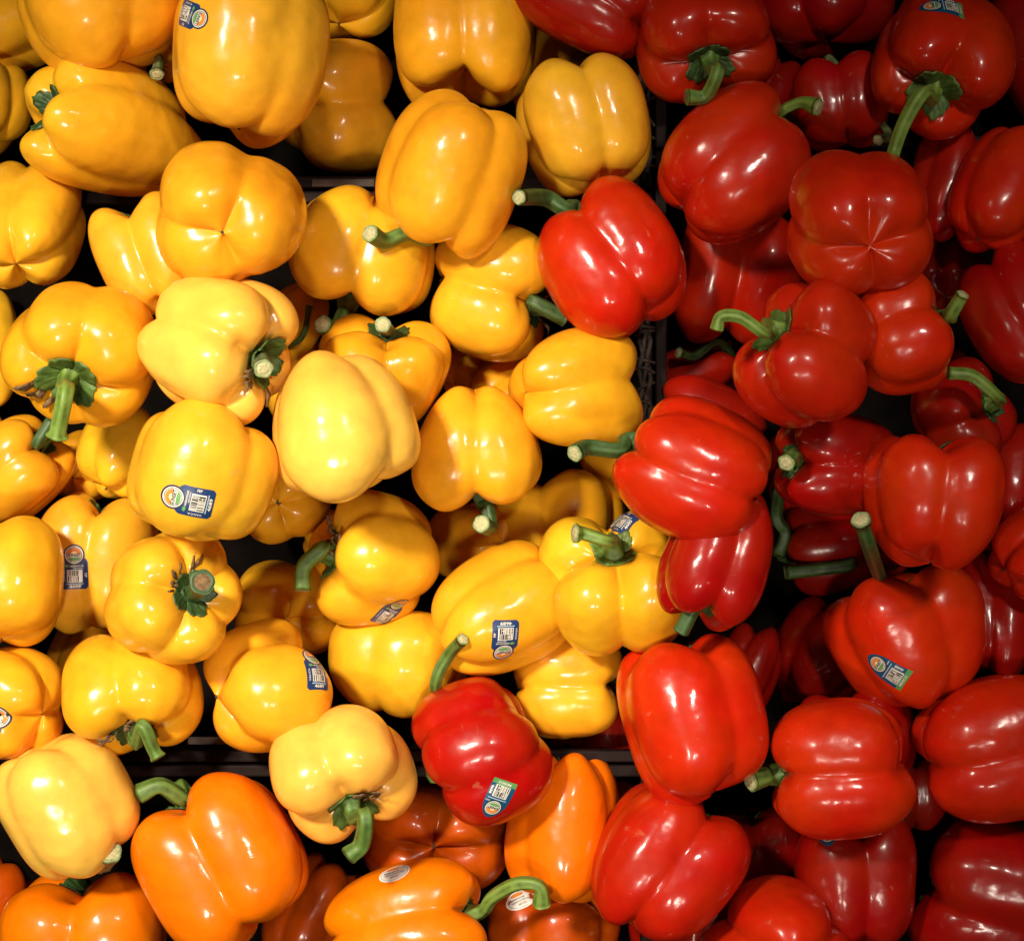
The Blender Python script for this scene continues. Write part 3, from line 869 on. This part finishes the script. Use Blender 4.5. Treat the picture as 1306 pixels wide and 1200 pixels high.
place('yellow', (420, 772, 600, 916), 82, -10, 4, 50, "smooth yellow pepper with a vertical crease above the red one with the arched stem", dents=0, lobes=[(-45,.98),(22,1.06),(110,.95),(-130,.95)])
place('yellow', (655, 798, 792, 945), 5, 0, 4, 35, "shaded yellow pepper below the twisted stem pepper, its stem hidden at right", stem=dict(pts=[(795, 870, 10)], r=.1, end=.12, col='dark'))
place('amber', (-60, 824, 81, 966), 170, -30, 4, 40, "amber pepper at the left edge with a cut off sticker, above the pale glossy one", sticker=dict(kind='navy', px=-16, py=924, up=30, size=1.0))
place('amber', (83, 798, 256, 967), -80, 26, 4, 45, "yellow pepper with its stem hanging downward over the black crate edge", stem=dict(pts=[(182, 925, 36), (196, 955, 30), (202, 966, 30)], r=.10, end=.135, col='mid', cut='green'), calyx=dict(r=.27, col='dark', dry=20))
place('amber', (260, 790, 428, 961), 8, -28, 3, 60, "amber pepper with a sticker on its right side above the black crate edge", sticker=dict(kind='navy', px=404, py=851, up=72, size=.95), scar=.0012, lobes=[(5,1.08),(120,.92),(-110,.95)], D=.36, dents=0)
place('yellow', (136, 672, 308, 848), 15, 50, 5, 20, "yellow pepper with a short dark brown stem facing out, below the central stickered one", stem=dict(pts=[(258, 742, 66)], r=.15, end=.20, rise=.2, base=.24, col='dark', cut='green'), calyx=dict(r=.25, col='dark', dry=-60))
place('amber', (5, 360, 202, 545), -97, 52, 5, 20, "orange yellow pepper at left with a wide calyx and a thick stem hanging down", stem=dict(pts=[(84, 500, 66), (75, 545, 62), (73, 556, 60)], r=.12, end=.16, col='bright', cut='green'), calyx=dict(r=.30, col='mid', dry=120))
place('yellow', (391, 623, 563, 798), 172, 26, 4, 0, "yellow pepper with curved green stem on its left and sticker at its bottom right", stem=dict(pts=[(412, 700, 34), (388, 722, 32), (386, 752, 34)], r=.12, end=.145, col='mid'), calyx=dict(r=.24, col='mid', dry=40), sticker=dict(kind='navy', px=498, py=779, up=62, size=.9), D=.36, lobes=[(5,1.08),(80,.96),(170,.95),(-85,.98)], dents=1)
place('amber', (196, 178, 391, 368), 100, -66, 3, 100, "round orange yellow pepper seen from its creased blossom end, near the upper left", scar=.0012, D=.26, dents=3, db=.12)
place('yellow', (220, -40, 422, 185), 84, -6, 4, 0, "tallest bright yellow pepper at the top with a sticker on its left shoulder", sticker=dict(kind='navy', px=243, py=20, up=-20, size=.9), taper=.12, lobes=[(-12,1.08),(62,.98),(150,.95),(-100,.95)], D=.24, dents=2, fm=0, fur=.02)
place('yellow', (551, 689, 738, 861), 25, -18, 4, 60, "oval yellow pepper with a long diagonal highlight and an upside down navy sticker", sticker=dict(kind='navy', px=644, py=818, up=-88, size=.98), taper=.2, lobes=[(8,1.08),(-75,.95),(95,.95),(180,.95)], dents=1, D=.32)
place('lemon', (177, 350, 381, 545), -18, 22, 5, 100, "bright pale yellow pepper lying tilted with a dried brown calyx at its right end", stem=dict(pts=[(336, 470, 32)], r=.12, end=.15, rise=.15, col='dull'), calyx=dict(r=.24, col='mid', dry=80, lift=.08), D=.40, dents=0)
place('yellow', (162, 508, 356, 692), 76, -10, 4, 0, "central left yellow pepper with a navy sticker facing the viewer on its lower side", sticker=dict(kind='navy', px=240, py=639, up=164, size=1.02), lobes=[(-6,1.08),(78,.98),(172,.95),(-98,.98)], D=.25, dents=1, fm=0, fur=.025)
place('yellow', (687, 650, 874, 836), 98, 42, 4, 45, "yellow pepper with twisted green stem across its top and sticker half under the red one", stem=dict(pts=[(775, 690, 62), (745, 681, 64), (734, 680, 66)], r=.09, end=.14, col='bright'), calyx=dict(r=.22, col='bright'), sticker=dict(kind='navy', px=790, py=664, up=140, size=.9), D=.46, K=60)
place('lemon', (347, 449, 537, 641), -80, -2, 4, 0, "brightest glossy pale yellow pepper in the middle of the heap, no stem in view", D=.33, fm=-.05, taper=.24, lobes=[(14,1.08),(-70,.88),(100,.9),(190,.95)], dents=1)
place('amber', (477, 115, 673, 330), -112, -14, 4, 15, "large smooth yellow pepper lying on top with dented flank and stem curling out lower left", stem=dict(pts=[(520, 297, 4), (490, 307, 8), (472, 298, 22)], r=.115, end=.135, col='mid'), D=.28, dents=4, taper=.1, ratio=.95, fm=0, fur=.015)
# bottom left
place('orange', (8, 1104, 213, 1290), 92, -4, 4, 45, "light orange pepper with two humps cropped by the bottom edge at left")
place('lemon', (-5, 934, 179, 1121), -62, -10, 4, 55, "palest yellow pepper at lower left with a cut stem showing at its lower right", stem=dict(pts=[(132, 1100, 2), (140, 1086, 22)], r=.15, end=.19, col='dull'), D=.26, fm=.1, lobes=[(-4,1.03),(68,.96),(150,.95),(-75,.98),(-150,.95)], dents=1, taper=-.04)
place('orange', (174, 979, 392, 1214), 122, -8, 4, 42, "big bright orange pepper with two fat lobes below the crate edge", stem=dict(pts=[(232, 1018, 5), (205, 1002, 14), (178, 1012, 14)], r=.11, end=.13, col='mid', cut='green'), lobes=[(-42,1.03),(42,1.03),(130,.95),(-130,.95)], taper=.0, lump=.7, dents=1, D=.36, fm=.8)
place('orange', (643, 955, 790, 1150), 82, -6, 4, 20, "slender orange pepper between the stickered red pepper and the lower red one", taper=-.2, lump=.6, dents=0, lobes=[(10,1.05),(-72,.9),(95,.95),(180,.9)])
place('orange', (413, 1090, 622, 1270), 14, 6, 4, 20, "bright orange pepper at the bottom edge with arched green stem and white oval sticker", stem=dict(pts=[(628, 1144, 16), (660, 1127, 26), (688, 1130, 30), (691, 1152, 24)], r=.09, end=.135, col='bright'), sticker=dict(kind='oval', px=503, py=1113, up=108, size=.9))
place('lemon', (345, 896, 532, 1078), -72, 34, 4, 50, "glossy pale yellow pepper at bottom centre with stem curling down, three big lobes", stem=dict(pts=[(466, 1040, 50), (462, 1075, 40), (444, 1091, 40)], r=.12, end=.15, col='mid', cut='green'), calyx=dict(r=.26, col='mid', dry=-30), D=.42)

# red, middle and upper
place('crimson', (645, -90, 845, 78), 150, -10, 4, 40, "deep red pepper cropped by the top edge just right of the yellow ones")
place('red', (812, -25, 992, 130), -85, 38, 4, 45, "dark red pepper at the top with a bent green stem, above the dented one", stem=dict(pts=[(915, 92, 52), (900, 122, 42), (876, 124, 44)], r=.11, end=.13, col='mid', cut='green'), calyx=dict(r=.25, col='dark'), tone=.75)
place('red', (1207, 160, 1350, 322), 60, -15, 4, 0, "glowing orange red pepper cropped by the right edge near the top", D=.26, dents=0, lobes=[(0,1.1),(82,.95),(-88,.95),(180,.95)])
place('crimson', (1222, 305, 1380, 490), 110, -20, 4, 20, "large dark red pepper at the right edge above the green stem", D=.28)
place('crimson', (1162, 455, 1300, 602), 20, 42, 4, 60, "dark red pepper at right with a thick pale green stem bending to the left", stem=dict(pts=[(1270, 505, 50), (1240, 480, 56), (1210, 476, 56)], r=.12, end=.135, col='bright'), calyx=dict(r=.24, col='dark'))
place('crimson', (988, 527, 1150, 657), 176, 22, 4, 45, "dark red pepper right of the ribbed one with its cut stem facing outward", stem=dict(pts=[(1012, 580, 40), (1003, 590, 52)], r=.13, end=.16, rise=.12, col='mid'), calyx=dict(r=.28, col='dark'))
place('crimson', (838, 612, 988, 808), -108, 4, 4, 45, "dark red pepper with hanging lobes under the ribbed red one, stem at its lower left", stem=dict(pts=[(885, 775, 8), (868, 805, 4)], r=.13, end=.14, rise=.08, base=.15, col='dark'))
place('red', (855, 268, 1021, 443), -100, -12, 4, 42, "red pepper with two raised lobes between the dented one and the curled stem", D=.46, db=.34, lobes=[(-44,1.04),(42,1.0),(130,.95),(-130,.95)], taper=-.04)
place('red', (1085, 345, 1212, 504), 18, -2, 4, 25, "small red pepper with a short green stem curving up at its right", stem=dict(pts=[(1212, 402, 20), (1228, 376, 30)], r=.13, end=.12, col='bright'), dz=.02)
place('red', (936, 357, 1116, 546), 152, 20, 4, 60, "bright red pepper in the upper right with a long pale stem curling to the left", stem=dict(pts=[(975, 425, 50), (945, 405, 52), (920, 404, 50), (914, 420, 48)], r=.085, end=.105, col='bright'), calyx=dict(r=.26, col='mid'), D=.42)
place('red', (1104, 554, 1276, 726), 88, -6, 4, 45, "red pepper with a notched top and wrinkled vertical ridges at right", taper=.22, dents=4)
place('red', (1262, 630, 1400, 768), 20, -20, 4, 0, "bright red pepper cropped by the right edge, halfway down")
place('red', (840, 107, 1029, 311), 36, -8, 4, 40, "red pepper with a puckered shiny dent and a short pale stem at upper right", stem=dict(pts=[(992, 148, 4), (1020, 132, 14), (1043, 137, 22)], r=.085, end=.13, col='bright'), dents=4, D=.30, lobes=[(-52,1.0),(30,1.06),(120,.95),(-140,.95)], tone=.85, fm=.3)
place('red', (1007, 189, 1190, 380), 92, -62, 4, 45, "four lobed red pepper seen from its blossom end below the long hanging stem", scar=.0018, D=.33, K=80, db=.10, dents=0, lump=.6, tone=.9)
place('red', (1108, -30, 1292, 180), -108, 44, 4, 30, "red pepper at the top right with a wide calyx and the longest hanging stem", stem=dict(pts=[(1176, 120, 60), (1152, 160, 56), (1137, 205, 56), (1136, 222, 54)], r=.095, end=.15, col='bright', cut='green'), calyx=dict(r=.31, col='mid'), sticker=dict(kind='teal', px=1204, py=8, up=176, size=.95), tone=.9)
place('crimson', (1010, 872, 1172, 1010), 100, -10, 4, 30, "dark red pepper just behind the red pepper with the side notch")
place('red', (1048, 717, 1254, 903), 106, -5, 4, 0, "red pepper with a blue and green sticker and an upright pale cut stem", stem=dict(pts=[(1124, 738, 16), (1110, 700, 24), (1098, 663, 38)], r=.085, end=.13, rise=.12, base=.14, col='dark'), sticker=dict(kind='teal', px=1132, py=856, up=158, size=1.0), taper=.34, D=.36, lump=.5, seed=77, ratio=1.05, lobes=[(-84,.98),(-18,1.05),(60,1.04),(160,.95)], dents=0)
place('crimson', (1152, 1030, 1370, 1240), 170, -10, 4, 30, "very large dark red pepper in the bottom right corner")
place('red', (754, 995, 956, 1200), 55, -14, 4, 30, "red pepper with a pointed nub on its right, next to the slender orange one", taper=.16, lobes=[(-40,1.02),(42,1.02),(130,.95),(-130,.95)], D=.34, fm=.6)
place('red', (1165, 857, 1370, 1045), 12, -4, 4, 45, "bright red pepper with a diagonal crease at the lower right edge", lobes=[(-42,1.03),(44,1.03),(130,.95),(-130,.95)], dents=1)
place('red', (893, 1121, 1092, 1268), 90, -84, 3, 0, "red pepper cropped by the bottom edge with its three part blossom end up", D=.38, lobes=[(0,1.05),(118,1.0),(-116,1.0)], dents=0, scar=.002)
place('red', (979, 889, 1161, 1065), 186, -4, 4, 45, "bright red pepper with a notch at its right and a cut stem at its left", stem=dict(pts=[(975, 992, 8), (958, 996, 14)], r=.12, end=.15, col='mid'), D=.36, lobes=[(-40,1.02),(44,1.02),(130,.95),(-130,.95)], dents=0, taper=.0, fm=.8)
place('red', (787, 807, 978, 1030), 104, -12, 4, 40, "big glossy orange red pepper with a long vertical crease, lower centre", D=.31, fm=.5, lobes=[(-22,1.07),(58,.96),(140,.95),(-100,.95)], taper=.08, dents=1)
place('crimson', (525, 861, 706, 1054), 206, -2, 4, 42, "red pepper among the yellow ones with arched green stem and sticker at its bottom", stem=dict(pts=[(560, 905, -10), (556, 868, 14), (572, 835, 20), (590, 815, 14)], r=.09, end=.10, col='mid'), sticker=dict(kind='teal', px=635, py=1018, up=-112, size=.95), D=.34, lobes=[(-46,1.0),(10,1.0),(66,.98),(150,.93),(-120,.95)], taper=.02, tone=1.15, fm=.8)
place('red', (779, 504, 983, 696), 155, -2, 5, 0, "bright orange red ribbed pepper over the crate edge with a dark stem pointing left", stem=dict(pts=[(790, 574, 6), (750, 570, 10), (733, 578, 20)], r=.11, end=.13, col='dark'), D=.34, lobes=[(-40,1.02),(18,1.0),(72,.95),(150,.93),(-120,.95)], taper=.04, dents=1, fm=.8)
place('red', (685, 228, 877, 435), 126, -10, 4, 44, "orange red pepper with a diagonal crease lying across the dark crate edge", stem=dict(pts=[(722, 268, 2), (695, 252, 4), (662, 252, 0)], r=.12, end=.12, col='dark'), D=.28, dents=4, taper=.02, ratio=.9, fm=.5)

zs = sorted(PIL)
print("ZRANGE", [(round(z, 3), l[:40]) for z, l in zs[-12:]], len(PIL))
